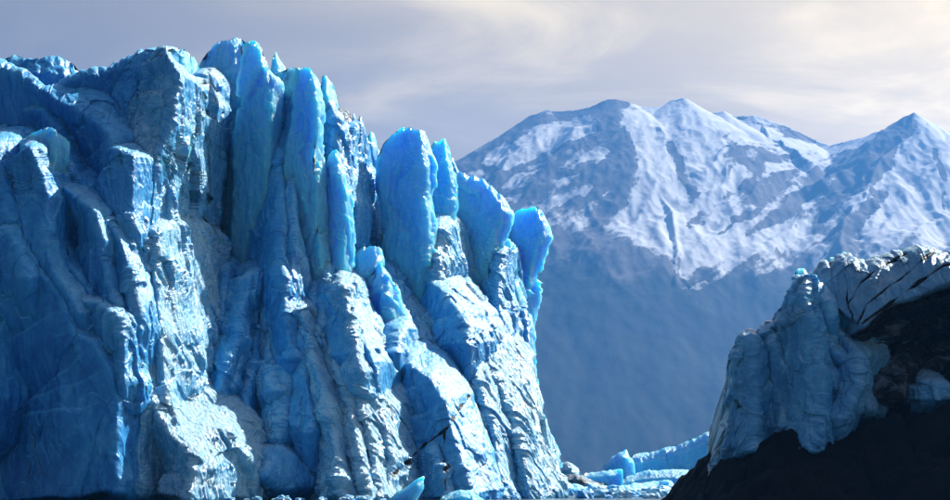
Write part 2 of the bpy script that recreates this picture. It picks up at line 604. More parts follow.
    cs = np.cumsum(np.concatenate([np.zeros((1, npx)), pdc], 0), 0)
    cum = (cs[2 * ker + 1:] - cs[:-2 * ker - 1]) / (2 * ker + 1)
    tgt = np.linspace(0, 1, int(npx * 2.0))
    X = np.stack([np.interp(tgt, cum[i_], X[i_]) for i_ in range(nt)])
    Z = np.stack([np.interp(tgt, cum[i_], Z[i_]) for i_ in range(nt)])
    npx = len(tgt)
    Zc = Z[-1]
    Y, own = field(X, Z)
    for _ in range(2):
        pd = np.pad(Y, 1, 'edge')
        Y = 0.2 * (Y + pd[2:, 1:-1] + pd[:-2, 1:-1] + pd[1:-1, 2:] + pd[1:-1, :-2])
    Pg = np.stack([X, Y, Z], -1)
    # rounded lip, then the top surface running back
    lip = np.clip((t - 1) * (Zc - zb)[None, :] / 1.6 + 1, 0, 1)
    Pg[..., 1] += 1.5 * lip ** 2.5
    rows = [Pg]
    last = Pg[-1]
    for dy, dz in ((0.7, -0.1), (2.0, -0.5), (6.0, -2.2), (14.0, -5.0), (back_depth, -7.0 - crest_drop)):
        r_ = last.copy()
        r_[:, 1] += dy
        r_[:, 2] = np.maximum(r_[:, 2] + dz + 0.6 * gnoise(np.stack([r_[:, 0] / 3, r_[:, 1] / 3, r_[:, 0] * 0], 1)) * min(dy, 1.0), zb)
        rows.append(r_[None])
    Pg = np.concatenate(rows, 0)
    own = np.concatenate([own] + [own[-1:]] * 5, 0)
    nr, nc = Pg.shape[:2]
    n = nr * nc

    def par(key, dflt):
        arr = np.array([r_.get(key, dflt) for r_ in ridges] + [(base_par or {}).get(key, dflt)], float)
        A = arr[own]
        for _ in range(8):
            A = 0.2 * (A + np.roll(A, 1, 0) + np.roll(A, -1, 0) + np.roll(A, 1, 1) + np.roll(A, -1, 1))
        return A.ravel()
    base_crust_lit = 0.1
    crust, dirt, shear, am = par('crust', base_crust_lit), par('dirt', 0.0), par('shear', 0.0), par('amp', 1.0)
    seam = np.zeros(n)
    if seams:       # dirt filled cracks
        Vp = Pg.reshape(-1, 3)
        wob = gnoise(Vp / 1.2)
        sx = CX + Vp[:, 0] / Vp[:, 1] * F + 2.0 * wob
        sy = HY - (Vp[:, 2] - CZ) / Vp[:, 1] * F + 2.0 * gnoise(Vp / 1.2 + 7)
        for wd, pl in seams:
            for (ax, ay), (bx_, by_) in zip(pl[:-1], pl[1:]):
                L2 = (bx_ - ax) ** 2 + (by_ - ay) ** 2
                tt = np.clip(((sx - ax) * (bx_ - ax) + (sy - ay) * (by_ - ay)) / L2, 0, 1)
                ds_ = np.hypot(sx - ax - tt * (bx_ - ax), sy - ay - tt * (by_ - ay))
                seam = np.maximum(seam, 0.85 * np.clip(1.2 - ds_ / wd + 3.2 * gnoise(Vp / 2.3 + 3) + 1.2 * wob, 0, 1))
        dirt = np.maximum(dirt, seam)
    du = np.gradient(Pg, axis=1)
    dt = np.gradient(Pg, axis=0)
    nm = np.cross(du, dt)
    nm /= np.linalg.norm(nm, axis=-1, keepdims=True) + 1e-9
    for _ in range(10):
        pd = np.pad(nm, ((1, 1), (1, 1), (0, 0)), 'edge')
        nm = 0.2 * (nm + pd[2:, 1:-1] + pd[:-2, 1:-1] + pd[1:-1, 2:] + pd[1:-1, :-2])
    nm /= np.linalg.norm(nm, axis=-1, keepdims=True) + 1e-9
    V = Pg.reshape(-1, 3)
    nmf = nm.reshape(-1, 3)
    d = relief(V * rscale, 0.0, 0.85 + 0.3 * crust, 0.7 + 0.4 * crust, 0.45 + 0.85 * crust)
    obl = np.nonzero(shear > 0.02)[0]       # oblique flutes on the aprons
    mixs = np.clip(shear[obl] / 0.4, 0, 1)
    d[obl] = d[obl] * (1 - mixs) + mixs * relief(V[obl] * rscale, 0.6, 0.6 + 0.5 * crust[obl], 0.5 + 0.6 * crust[obl], 0.4 + 0.9 * crust[obl])
    d = d * am * amp * (0.62 + 0.7 * gnoise(V / 6.5 + 40)) - 0.25 * seam
    d = d * np.repeat(np.concatenate([np.ones(nr - 5), np.full(5, 0.4)]), nc)
    V = V + nmf * np.array([1, 1, 0.25]) * d[:, None]
    Q = grid_quads(nr, nc, False)
    VG = V.reshape(nr, nc, 3)
    nm2 = np.cross(np.gradient(VG, axis=1), np.gradient(VG, axis=0))
    nm2 = (nm2 / (np.linalg.norm(nm2, axis=-1, keepdims=True) + 1e-9)).reshape(-1, 3)
    fo = own.ravel()[Q[:, 0]]
    for k in range(-1, len(ridges)):
        q = Q[fo == k]
        if len(q) < 24:
            continue
        used, inv = np.unique(q, return_inverse=True)
        q2 = inv.reshape(-1, 4).astype(np.int64)
        v2 = V[used]
        nv = len(v2)
        ee = np.concatenate([q2[:, [0, 1]], q2[:, [1, 2]], q2[:, [2, 3]], q2[:, [3, 0]]])
        kk = np.minimum(ee[:, 0], ee[:, 1]) * nv + np.maximum(ee[:, 0], ee[:, 1])
        _, first, cnt = np.unique(kk, return_index=True, return_counts=True)
        bd = ee[first[cnt == 1]]
        # cut sides: straight back into the mass
        thick = 7.0 if back_depth > 20 else 2.0
        bi = np.unique(bd)
        mp_ = np.full(nv, -1)
        mp_[bi] = nv + np.arange(len(bi))
        vb = v2[bi] + np.array([0, thick, 0])
        q3 = np.stack([bd[:, 1], bd[:, 0], mp_[bd[:, 0]], mp_[bd[:, 1]]], 1)
        ctr = v2.mean(axis=0) + np.array([0, thick + 4, 0])
        tr = np.stack([mp_[bd[:, 1]], mp_[bd[:, 0]], np.full(len(bd), nv + len(bi))], 1)
        Va = np.concatenate([v2, vb, ctr[None]])
        name = names[0] if k < 0 else ridges[k].get('name', names[1])
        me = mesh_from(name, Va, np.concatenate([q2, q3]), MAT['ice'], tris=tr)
        for nme, arr in (('crust', crust), ('dirt', dirt)):
            at = me.attributes.new(nme, 'FLOAT', 'POINT')
            av = arr[used]
            at.data.foreach_set('value', np.concatenate([av, av[bi], [av.mean()]]).astype(np.float32))
        ln = np.empty(len(me.loops), np.int32)
        me.loops.foreach_get('vertex_index', ln)
        nn = np.concatenate([nm2[used], nm2[used][bi], [[0, 1.0, 0]]])
        nl = nn[ln]
        nl[len(q2) * 4:] = 0        # the hidden cut sides keep their own normals
        me.normals_split_custom_set(nl.tolist())
        link(name, me, parent)


def R(pts, D0, D1, sl=0.55, sr=2.2, sink=True, **kw):
    """a ridge: pixels from top to bottom, distances D0 (top) to D1 (bottom)"""
    L = np.concatenate([[0], np.cumsum(np.hypot(np.diff([p[0] for p in pts]), np.diff([p[1] for p in pts])))])
    D = D0 + (D1 - D0) * L / L[-1]
    pts, D = list(pts), list(D)
    if pts[-1][1] < 485 and sink:       # run on down, sinking into the face
        (ax, ay), (bx, by) = pts[-2], pts[-1]
        n_ = math.hypot(bx - ax, by - ay)
        pts.append((bx + (bx - ax) / n_ * 18, by + abs(by - ay) / n_ * 34 + 6))
        D.append(D[-1] + 1.5)
        pts.append((pts[-1][0] + (bx - ax) / n_ * 10, pts[-1][1] + 26))
        D.append(D[-1] + 6.0)
    return dict(pts=[(p[0], p[1], d_) for p, d_ in zip(pts, D)], sl=sl, sr=sr, **kw)


# ------------------------------------------------------------------ setting: lake and mountain
wv_, hv_ = 6000.0, 9300.0
V = np.array([[-wv_, -500, 0], [wv_, -500, 0], [wv_, hv_, 0], [-wv_, hv_, 0]])
lake = link('lake_water', mesh_from('lake_water', V, [[0, 1, 2, 3]], MAT['water'], False))
tag(lake, 'grey lake water at the foot of the ice', None, kind='structure')


def build_mountain():
    crest = [(-500, 330, 8600), (-200, 300, 8500), (100, 265, 8400), (300, 232, 8300), (400, 196, 8200), (458, 163, 8100), (494, 141, 8050), (530, 117, 8000), (543, 113, 8000), (548, 110, 8000),
             (555, 112, 8000), (575, 111, 7990), (590, 108, 7990), (600, 104, 7960), (608, 101, 7950), (616, 100.5, 7950), (628, 103, 7950), (641, 107, 7980), (663, 108, 8000), (671, 101, 8000), (683, 98.5, 8000),
             (691, 102, 8000), (698, 112, 8000), (710, 114, 8000), (722, 112, 8000), (734, 118, 8050), (752, 117, 8050), (770, 122, 8050),
             (788, 129, 8050), (812, 141, 8050), (830, 146, 8000), (860, 139, 7900), (884, 135, 7800), (905, 124, 7700), (914, 121.5, 7700), (922, 126, 7700),
             (929, 129, 7720), (950, 141, 7750), (990, 160, 7800), (1060, 185, 7900), (1200, 215, 8000), (1400, 260, 8200)]
    spurs = [
        [(614, 100, 7950), (630, 140, 7700), (641, 175, 7400), (625, 225, 7000), (602, 262, 6650), (594, 292, 6400)],
        [(641, 175, 7400), (662, 215, 7000), (666, 255, 6650), (668, 285, 6400)],
        [(683, 99, 8000), (690, 140, 7750), (703, 180, 7450), (716, 220, 7100), (728, 260, 6700), (730, 330, 6200), (735, 430, 5400)],
        [(752, 117, 8050), (765, 160, 7700), (772, 200, 7300), (790, 243, 6900), (800, 310, 6350), (800, 430, 5500)],
        [(812, 141, 8050), (815, 180, 7700), (822, 215, 7350), (845, 250, 6900)],
        [(914, 122, 7700), (893, 155, 7450), (870, 195, 7100), (850, 237, 6750), (838, 300, 6250), (830, 420, 5500)],
        [(914, 122, 7700), (925, 175, 7300), (935, 230, 6900), (945, 330, 6200), (940, 430, 5400)],
        [(548, 108, 8000), (535, 160, 7650), (522, 215, 7200), (505, 290, 6600), (480, 400, 5700)],
        [(590, 109, 8000), (582, 150, 7700), (568, 200, 7300), (555, 260, 6800), (535, 350, 6000), (525, 440, 5300)],
        [(458, 163, 8100), (440, 230, 7500), (420, 320, 6500), (400, 420, 5600)],
        [(300, 232, 8300), (260, 320, 7000), (230, 430, 5600)],
        [(1060, 185, 7900), (1050, 260, 7000), (1040, 400, 5700)],
        [(1200, 215, 8000), (1190, 300, 6900), (1180, 430, 5500)],
    ]
    xs = np.concatenate([np.linspace(-4200, -300, 140, endpoint=False), np.linspace(-300, 2250, 420, endpoint=False), np.linspace(2250, 4800, 110)])
    ys = np.concatenate([np.linspace(4700, 6300, 120, endpoint=False), np.linspace(6300, 7500, 200, endpoint=False), np.linspace(7500, 8140, 190, endpoint=False), np.linspace(8140, 9200, 36)])
    nx, ny = len(xs), len(ys)
    spurs = [[(sp[0][0], sp[0][1] + 8, sp[0][2])] + sp[1:] for sp in spurs]
    X, Y = np.meshgrid(xs, ys)
    pts = np.stack([X.ravel(), Y.ravel(), np.zeros(X.size)], 1)
    pts2 = pts * np.array([1.0, 0.38, 1.0])
    wx = 120 * fbm(pts2 / 560.0, 4) + 35 * fbm(pts2 / 120.0 + 40, 3)
    wy = 120 * fbm(pts2 / 560.0 + 55, 4) + 35 * fbm(pts2 / 120.0 + 80, 3)
    px, py = pts[:, 0], pts[:, 1]
    h = np.full(len(pts), -50.0)

    def seg_field(poly, k, warp, kpow):
        best = np.full(len(pts), -1e9)
        W = [np.array(px2w(*p)) for p in poly]
        ax, ay = px + wx * warp, py + wy * warp
        for a, b_ in zip(W[:-1], W[1:]):
            dx, dy = b_[0] - a[0], b_[1] - a[1]
            tt = np.clip(((ax - a[0]) * dx + (ay - a[1]) * dy) / (dx * dx + dy * dy), 0, 1)
            dist = np.hypot(ax - a[0] - tt * dx, ay - a[1] - tt * dy)
            zz = a[2] + tt * (b_[2] - a[2])
            best = np.maximum(best, zz - k * dist ** kpow * 300 ** (1 - kpow))
        return best
    hc = seg_field(crest, 0.66, 0.12, 0.95)
    h = np.maximum(h, hc)
    rs = np.random.RandomState(4)
    subs = []
    for sp in spurs:
        W = [np.array(px2w(*p)) for p in sp]
        for a, b_ in zip(W[:-1], W[1:]):
            for sg in (-1, 1):
                p0 = a + (b_ - a) * rs.uniform(0.1, 0.9)
                ln = rs.uniform(220, 520)
                th = rs.uniform(0.45, 1.0)
                dv = np.array([sg * math.sin(th), -math.cos(th)])
                p1 = p0[:2] + dv * ln * 0.5 + rs.uniform(-30, 30, 2)
                p2 = p0[:2] + dv * ln + rs.uniform(-60, 60, 2)
                z0 = p0[2] - 8
                subs.append([np.array([p0[0], p0[1], z0]), np.array([p1[0], p1[1], z0 - ln * 0.5 * rs.uniform(0.42, 0.55)]), np.array([p2[0], p2[1], z0 - ln * rs.uniform(0.46, 0.58)])])
    for W in subs:
        sel = np.nonzero((np.abs(px - W[1][0]) < 700) & (np.abs(py - W[1][1]) < 700))[0]
        ax, ay = px[sel] + 0.8 * wx[sel], py[sel] + 0.8 * wy[sel]
        bst = np.full(len(sel), -1e9)
        for a, b_ in zip(W[:-1], W[1:]):
            dx, dy = b_[0] - a[0], b_[1] - a[1]
            tt = np.clip(((ax - a[0]) * dx + (ay - a[1]) * dy) / (dx * dx + dy * dy), 0, 1)
            dist = np.hypot(ax - a[0] - tt * dx, ay - a[1] - tt * dy)
            bst = np.maximum(bst, a[2] + tt * (b_[2] - a[2]) - 0.72 * dist)
        h[sel] = np.maximum(h[sel], bst)
    for sp in spurs:
        hs = seg_field(sp, 0.62, 0.8, 0.9)
        h = np.maximum(h, hs)
    # rock ribs and gullies running obliquely down the faces, and broken rock
    up = np.clip((h - 60) / 300, 0, 1)
    crestd = np.clip((h - hc) / 60 + np.abs(py - 8000) / 300, 0.05, 1)
    ax_, al_ = px - 0.75 * py + 1.3 * wx, 0.75 * px + py
    g1 = scoop(np.stack([ax_ / 240, al_ / 1100, pts[:, 2] + 3], 1))
    g2 = scoop(np.stack([ax_ / 95, al_ / 420, pts[:, 2] + 9], 1))
    g3 = scoop(np.stack([(ax_ + wx) / 38, al_ / 150, pts[:, 2] + 14], 1))
    bare = np.clip((h - 420) / 320, 0.12, 1)
    rib = 1.0 * g1 + 0.55 * g2 + 0.28 * g3
    h = h + crestd * up * bare * (20 * g1 + 7 * g2 + 2.0 * g3) + up * bare * crestd * (9 * scoop(pts2 / 90.0 + 7) + 4 * scoop(pts2 / 40.0 + 3) + 1.5 * scoop(pts2 / 18.0 + 5)) + up * 2.5 * (1 - crestd) * scoop(pts / 28.0)
    Z = h.reshape(X.shape)
    gy, gx = np.gradient(Z, ys, xs)
    slope = np.hypot(gx, gy)
    # where snow lies: above the snow line, less on steep ribs, streaked across the beds of rock
    f_ = Z.ravel()
    streak = fbm(np.stack([ax_ / 130, al_ / 1000, pts[:, 2] + 21], 1), 4, 0.6)
    pat = fbm(np.stack([px / 420, py / 600, f_ / 400], 1), 4)
    line = 755 + 190 * fbm(np.stack([px / 330, py * 0 + 2.2, py * 0], 1), 5, 0.6)
    s = 0.5 + np.clip((f_ - line) / 420, -1, 0.20)
    s = s + 0.04 + 0.38 * streak + 0.35 * pat - 0.12 * (rib - 0.4) - 0.5 * np.clip(slope.ravel() - 0.75, 0, 1.0)
    s = s - 0.15 * np.clip((620 - px) / 200, 0, 1)
    # mapped snowfields (+) and rock ribs (-)
    mx_, my_ = CX + px / py * F, HY - (f_ - CZ) / py * F
    sfield = np.zeros(len(pts))
    wob_ = 7 * fbm(pts2 / 110.0 + 61, 5, 0.6)
    for val, wd, pl in (
            (-0.30, 5, [(458, 166), (494, 144), (530, 121), (557, 115), (590, 112), (614, 103), (641, 110)]), (-0.30, 4, [(663, 111), (683, 102), (698, 114), (722, 115), (752, 121), (788, 132), (815, 143)]),
            (-0.42, 15, [(606, 106), (616, 140), (626, 172), (612, 205), (592, 238), (575, 262)]), (-0.30, 6, [(472, 164), (505, 176), (555, 152), (600, 130)]),
            (-0.32, 6, [(482, 196), (530, 186), (592, 164)]), (-0.32, 7, [(520, 226), (560, 212), (618, 180)]), (-0.30, 8, [(520, 255), (570, 240), (600, 226)]),
            (0.30, 11, [(505, 160), (545, 140), (585, 122)]), (0.28, 8, [(510, 192), (560, 178), (610, 150)]), (0.28, 7, [(535, 218), (580, 196), (610, 188)]),
            (0.34, 24, [(652, 130), (662, 175), (672, 212), (672, 245)]), (0.30, 16, [(700, 140), (712, 175), (716, 225), (742, 240)]), (0.30, 16, [(640, 205), (648, 228), (660, 248)]),
            (-0.40, 6, [(672, 148), (682, 178), (696, 196)]), (-0.38, 5, [(690, 226), (716, 208), (745, 186), (762, 160)]), (-0.36, 5, [(720, 232), (752, 212), (785, 184)]),
            (-0.36, 6, [(745, 238), (780, 216), (820, 186)]), (-0.40, 6, [(728, 138), (742, 160), (760, 172)]),
            (-0.42, 13, [(906, 126), (886, 148), (862, 172), (840, 196), (818, 222)]), (-0.34, 8, [(862, 146), (840, 162), (815, 182), (790, 206)]), (-0.35, 9, [(840, 235), (870, 215), (880, 195)]),
            (0.36, 22, [(926, 136), (920, 170), (902, 205), (880, 232)]), (0.30, 16, [(945, 150), (948, 200), (930, 235)]), (-0.4, 5, [(934, 150), (944, 175), (942, 205)])):
        for (ax, ay), (bx, by) in zip(pl[:-1], pl[1:]):
            L2 = (bx - ax) ** 2 + (by - ay) ** 2
            tt = np.clip(((mx_ + wob_ - ax) * (bx - ax) + (my_ + wob_ - ay) * (by - ay)) / L2, 0, 1)
            ds_ = np.hypot(mx_ + wob_ - ax - tt * (bx - ax), my_ + wob_ - ay - tt * (by - ay))
            g_ = val * np.exp(-(ds_ / wd) ** 2)
            sfield = np.where(np.abs(g_) > np.abs(sfield), g_, sfield)
    s = s + 0.9 * sfield
    fo = 0.5 - np.clip((f_ - (line - 60)) / 160, -0.5, 0.5)
    Vm = np.stack([X.ravel(), Y.ravel(), np.maximum(f_, -0.8)], 1)
    me = mesh_from('mountain', Vm, grid_quads(ny, nx, False), MAT['mountain'])
    for nme, arr in (('snow', s), ('forest', fo)):
        at = me.attributes.new(nme, 'FLOAT', 'POINT')
        at.data.foreach_set('value', np.clip(arr, -1, 2).astype(np.float32))
    o = link('mountain', me)
    tag(o, 'hazy snow streaked mountain range with dark forested lower slopes', None, kind='structure')


build_mountain()

# ------------------------------------------------------------------ the glacier front
G = empty('glacier_front', (-25, 285, 0))
tag(G, 'tall blue glacier ice wall of fluted pillars and fins rising from the lake', 'glacier')
G.location = (0, 0, 0)


GLACIER_RIDGES = [  # ridges in the sunlit zones get a paler ice colour, sunlight painted in
    # upper left mass and its lit corner
    R([(172, 50), (180, 72), (177, 95), (173, 120), (162, 150), (152, 190), (147, 230), (148, 290), (152, 340), (160, 400), (167, 450)], 257, 240, 0.5, 9.0, crust=0.6),
    R([(164, 92), (152, 150), (141, 200), (135, 250), (131, 300), (126, 350), (119, 400), (114, 450), (112, 497)], 256, 235, 0.5, 1.3, ext=2.0, crust=0.9),
    R([(150, 52), (140, 80), (128, 110), (122, 140)], 262, 256, 0.35, 0.8, name='ice_buttress', amp=1.2),
    R([(-110, 54), (0, 62), (30, 80), (55, 98), (90, 118), (112, 142), (116, 165)], 264, 251, 0.5, 0.9, name='ice_buttress'),
    R([(100, 68), (85, 92), (98, 122), (110, 150)], 266, 254, 0.6, 1.2),
    R([(22, 112), (45, 112), (57, 128), (60, 160)], 258, 252, 0.4, 1.2, name='ice_block'),
    # second tier
    R([(121, 153), (132, 160), (131, 190), (128, 220), (128, 250), (134, 285), (138, 320)], 247, 241, 0.5, 3.0, crust=0.35),
    R([(66, 172), (78, 180), (92, 198), (98, 214), (104, 240)], 249, 245, 0.6, 2.0),
    R([(66, 188), (82, 202), (97, 213), (103, 240), (101, 255), (106, 280), (112, 305), (116, 325)], 243.5, 238, 0.7, 2.6, crust=0.3),
    R([(30, 150), (44, 175), (48, 195), (43, 215), (40, 240), (52, 268), (70, 292), (80, 312)], 242, 236.5, 0.22, 2.4, crust=0.15),
    R([(-8, 142), (2, 180), (10, 225), (18, 260), (26, 290)], 244, 237, 0.30, 1.8, crust=0.1),
    R([(-40, 140), (-30, 220), (-22, 300), (-15, 400)], 243, 234, 0.30, 1.2, crust=0.1),
    R([(60, 252), (78, 275), (95, 300), (108, 325), (114, 345)], 242, 238, 0.7, 2.2),
    R([(82, 300), (98, 304), (112, 318), (118, 342), (121, 385)], 238, 234, 0.7, 2.4, crust=0.3),
    R([(36, 268), (52, 285), (66, 305), (73, 330), (92, 346), (104, 370), (111, 400), (113, 440), (114, 495)], 238, 231, 0.14, 2.0, name='ice_buttress', amp=0.7, crust=0.05),
    R([(110, 222), (119, 240), (125, 262), (131, 292), (136, 330)], 243, 238, 0.8, 2.4, crust=0.3),
    R([(8, 232), (18, 250), (26, 275)], 238, 236, 0.4, 1.5),
    # sunlit flank
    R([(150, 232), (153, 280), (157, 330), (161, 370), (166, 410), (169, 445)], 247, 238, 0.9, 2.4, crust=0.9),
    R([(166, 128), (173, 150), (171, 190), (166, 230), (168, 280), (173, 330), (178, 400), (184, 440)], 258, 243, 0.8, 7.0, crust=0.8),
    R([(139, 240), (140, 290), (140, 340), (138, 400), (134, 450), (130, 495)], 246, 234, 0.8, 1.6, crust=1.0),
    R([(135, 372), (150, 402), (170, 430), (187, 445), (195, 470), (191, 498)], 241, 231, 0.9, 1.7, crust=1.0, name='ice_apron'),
    # the recess
    R([(190, 143), (184, 165), (178, 195), (178, 240), (189, 285), (192, 305), (184, 335), (177, 360)], 266, 254, 0.8, 6.0, crust=0.3),
    R([(226, 270), (224, 310), (214, 350), (204, 390)], 268, 254, 0.7, 2.6, crust=0.2),
    R([(256, 330), (250, 370), (240, 410), (232, 450)], 264, 250, 0.7, 2.4, crust=0.25),
    R([(248, 276), (246, 296), (240, 312), (237, 342), (226, 362), (215, 402)], 266, 252, 0.5, 2.6, crust=0.25),
    R([(252, 292), (249, 325), (240, 352), (226, 388)], 268, 255, 0.7, 2.6, crust=0.3),
    R([(192, 320), (204, 344), (214, 370), (217, 405)], 262, 252, 0.5, 2.0),
    R([(272, 300), (275, 330), (280, 370), (279, 420), (277, 440)], 266, 252, 0.7, 2.6, crust=0.5),
    R([(262, 300), (268, 340), (272, 390)], 268, 256, 0.8, 2.0, crust=0.6),
    R([(200, 470), (230, 470), (262, 478)], 250, 246, 1.2, 0.6, name='ice_block', crust=0.3),
    # middle pillars
    R([(303, 74), (302, 100), (298, 140), (296, 200), (293, 290), (290, 340), (293, 372)], 279, 260, 0.6, 2.8, crust=0.4),
    R([(336, 292), (342, 322), (347, 352)], 266, 257, 0.5, 3.2, crust=0.25, amp=0.7),
    R([(331, 80), (334, 110), (333, 150), (337, 200)], 282, 274, 0.8, 2.4, crust=0.4),
    R([(352, 305), (362, 335), (375, 364)], 264, 256, 0.7, 3.0, crust=0.4, amp=0.7),
    R([(340, 290), (352, 330), (362, 372)], 264, 254, 0.9, 2.6, crust=0.8),
    R([(372, 142), (380, 175), (388, 215)], 302, 296, 0.4, 1.5),
    R([(356, 118), (356, 150), (360, 200)], 299, 294, 0.6, 1.6, crust=0.4),
    R([(398, 330), (397, 352)], 269, 264, 0.7, 2.6, crust=0.25),
    # the big sunlit slope
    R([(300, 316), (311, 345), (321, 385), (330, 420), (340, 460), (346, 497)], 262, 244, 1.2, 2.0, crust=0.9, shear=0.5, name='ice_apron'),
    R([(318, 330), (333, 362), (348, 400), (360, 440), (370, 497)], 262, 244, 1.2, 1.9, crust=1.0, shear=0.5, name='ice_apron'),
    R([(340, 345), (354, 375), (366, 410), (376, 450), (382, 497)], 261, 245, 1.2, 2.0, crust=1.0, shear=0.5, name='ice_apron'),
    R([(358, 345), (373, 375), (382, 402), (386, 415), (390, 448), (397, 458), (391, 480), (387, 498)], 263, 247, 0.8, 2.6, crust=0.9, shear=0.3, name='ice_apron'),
    R([(291, 313), (300, 345), (306, 390), (308, 430)], 264, 251, 0.8, 2.0, crust=0.3),
    # right group
    R([(432, 285), (446, 297), (462, 316), (468, 342)], 284, 273, 0.6, 2.0, crust=0.35),
    R([(436, 226), (434, 285), (446, 305), (468, 340), (484, 385), (494, 430), (500, 480)], 291, 264, 0.9, 2.2, crust=0.8, shear=0.4),
    R([(452, 225), (450, 280), (462, 305), (490, 345), (506, 390), (516, 440)], 301, 274, 0.9, 2.2, crust=0.7, shear=0.4),
    R([(500, 250), (499, 300), (506, 345), (514, 390), (526, 440), (538, 490)], 305, 276, 0.9, 2.4, crust=0.5),
    R([(394, 210), (394, 260), (400, 300), (410, 340), (416, 380)], 298, 268, 0.8, 2.0, crust=0.4),
    R([(378, 200), (384, 250), (392, 300)], 300, 280, 0.7, 1.8, crust=0.2),
    R([(286, 80), (284, 150), (282, 230), (284, 300), (290, 360)], 281, 258, 0.8, 2.4, crust=0.2),
    R([(290, 110), (289, 200), (287, 290)], 280, 266, 0.9, 2.4, crust=0.3),
    R([(318, 345), (326, 300), (330, 240)][::-1], 276, 260, 0.8, 2.4, crust=0.5),
    R([(448, 290), (456, 305), (470, 330)], 290, 281, 0.6, 1.6, crust=0.8, shear=0.7),
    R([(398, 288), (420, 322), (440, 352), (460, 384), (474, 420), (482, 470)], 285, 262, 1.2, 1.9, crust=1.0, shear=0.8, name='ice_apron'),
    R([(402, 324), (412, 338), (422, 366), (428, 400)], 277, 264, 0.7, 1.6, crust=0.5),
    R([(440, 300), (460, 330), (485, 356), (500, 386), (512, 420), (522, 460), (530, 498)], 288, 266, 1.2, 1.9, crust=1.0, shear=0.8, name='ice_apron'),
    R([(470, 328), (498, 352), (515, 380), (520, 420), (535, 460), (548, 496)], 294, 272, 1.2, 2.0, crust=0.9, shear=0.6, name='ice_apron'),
    R([(386, 372), (412, 364), (428, 376), (446, 402), (452, 430), (462, 460), (470, 495)], 267, 252, 0.25, 1.8, crust=0.3, name='ice_block', amp=0.7),
    R([(455, 398), (466, 420), (472, 455), (478, 497)], 268, 256, 0.8, 2.0, crust=0.4),
    R([(484, 392), (493, 420), (498, 460), (502, 497)], 276, 262, 1.0, 2.2, crust=0.4),
    R([(503, 388), (512, 420), (518, 460), (524, 497)], 282, 267, 1.0, 2.2, crust=0.4),
    R([(436, 445), (444, 470), (448, 497)], 257, 251, 0.8, 2.0, crust=0.5),
    R([(526, 312), (524, 350), (522, 385), (533, 422), (546, 460), (554, 496)], 305, 284, 0.9, 2.2, crust=0.3),
]
# thin secondary fins beside the main ridges
rr = np.random.RandomState(21)
for rd, LIST in [(r_, GLACIER_RIDGES) for r_ in list(GLACIER_RIDGES)]:
    pts = np.array(rd['pts'])
    Ln = np.concatenate([[0], np.cumsum(np.hypot(np.diff(pts[:, 0]), np.diff(pts[:, 1])))])
    if Ln[-1] < 70 or rd['sl'] < 0.3:
        continue
    for _ in range(5 if rd.get('name') == 'ice_apron' else 3):
        t0, t1 = rr.uniform(0.0, 0.45), rr.uniform(0.6, 1.0)
        tt = np.linspace(t0, t1, 6) * Ln[-1]
        off = rr.uniform(-13, -4) if rr.rand() < 0.75 or rd['sr'] > 5 else rr.uniform(3, 6)
        dxs = off * (0.6 + 0.4 * np.linspace(0, 1, 6)) + rr.uniform(-1.5, 1.5, 6)
        dd = rr.uniform(0.3, 1.8) + np.array([1.0, 0.3, 0, 0, 0.4, 1.6]) + 0.35 * abs(off) / 7.4
        LIST.append(dict(pts=[(np.interp(q_, Ln, pts[:, 0]) + dx_, np.interp(q_, Ln, pts[:, 1]), np.interp(q_, Ln, pts[:, 2]) + d_)
                                        for q_, dx_, d_ in zip(tt, dxs, dd)], sl=rr.uniform(0.8, 1.3), sr=rr.uniform(2.0, 3.2), nose=1.2, ext=1.5 if rd['pts'][0][0] < 200 else 3.0,
                                   crust=rd.get('crust', 0.1), shear=rd.get('shear', 0.0), amp=rd.get('amp', 1.0), name='ice_fin'))
GLACIER_BASE = [(-110, 258, 238), (0, 258, 238), (60, 259, 240), (120, 262, 243), (172, 274, 249), (186, 296, 253), (262, 294, 252),
                (300, 283, 252), (340, 296, 254), (400, 300, 262), (450, 308, 268), (520, 318, 284), (562, 330, 298)]
GLACIER_TOP = [(-110, 52), (-50, 51), (0, 57), (5, 60), (15, 68), (30, 76), (42, 84), (52, 87), (62, 78), (80, 72), (100, 66), (122, 60), (130, 54), (140, 50),
               (152, 48), (165, 47), (172, 49), (179, 62), (186, 72), (198, 76), (203, 70), (207, 51), (213, 46), (224, 44), (240, 42), (247, 48),
               (254, 62), (272, 70), (286, 70), (303, 73), (318, 82), (324, 90), (332, 100), (337, 118), (350, 124), (356, 122), (362, 132), (370, 142),
               (380, 152), (388, 148), (425, 152), (434, 154), (448, 156), (456, 184), (480, 194), (500, 208), (510, 224), (514, 250), (522, 300), (530, 345), (535, 390), (541, 420), (549, 440), (555, 458), (558, 480), (562, 505)]
curtain(G, GLACIER_RIDGES, GLACIER_BASE, GLACIER_TOP, -1.0, 1.15, 40.0,
        seams=[(1.1, [(392, 476), (402, 464), (424, 447), (436, 437), (447, 428), (458, 408), (466, 398)]), (0.6, [(446, 430), (443, 455), (446, 490)]),
               (0.5, [(470, 478), (480, 466), (486, 460)]), (0.5, [(22, 498), (30, 470), (36, 452), (34, 420)]), (0.4, [(36, 452), (44, 478)])])


def P(name, D, left, right, top, **kw):
    kw.setdefault('lean', 1.0)
    return ice_part(name, D, left, right, top, G, **kw)


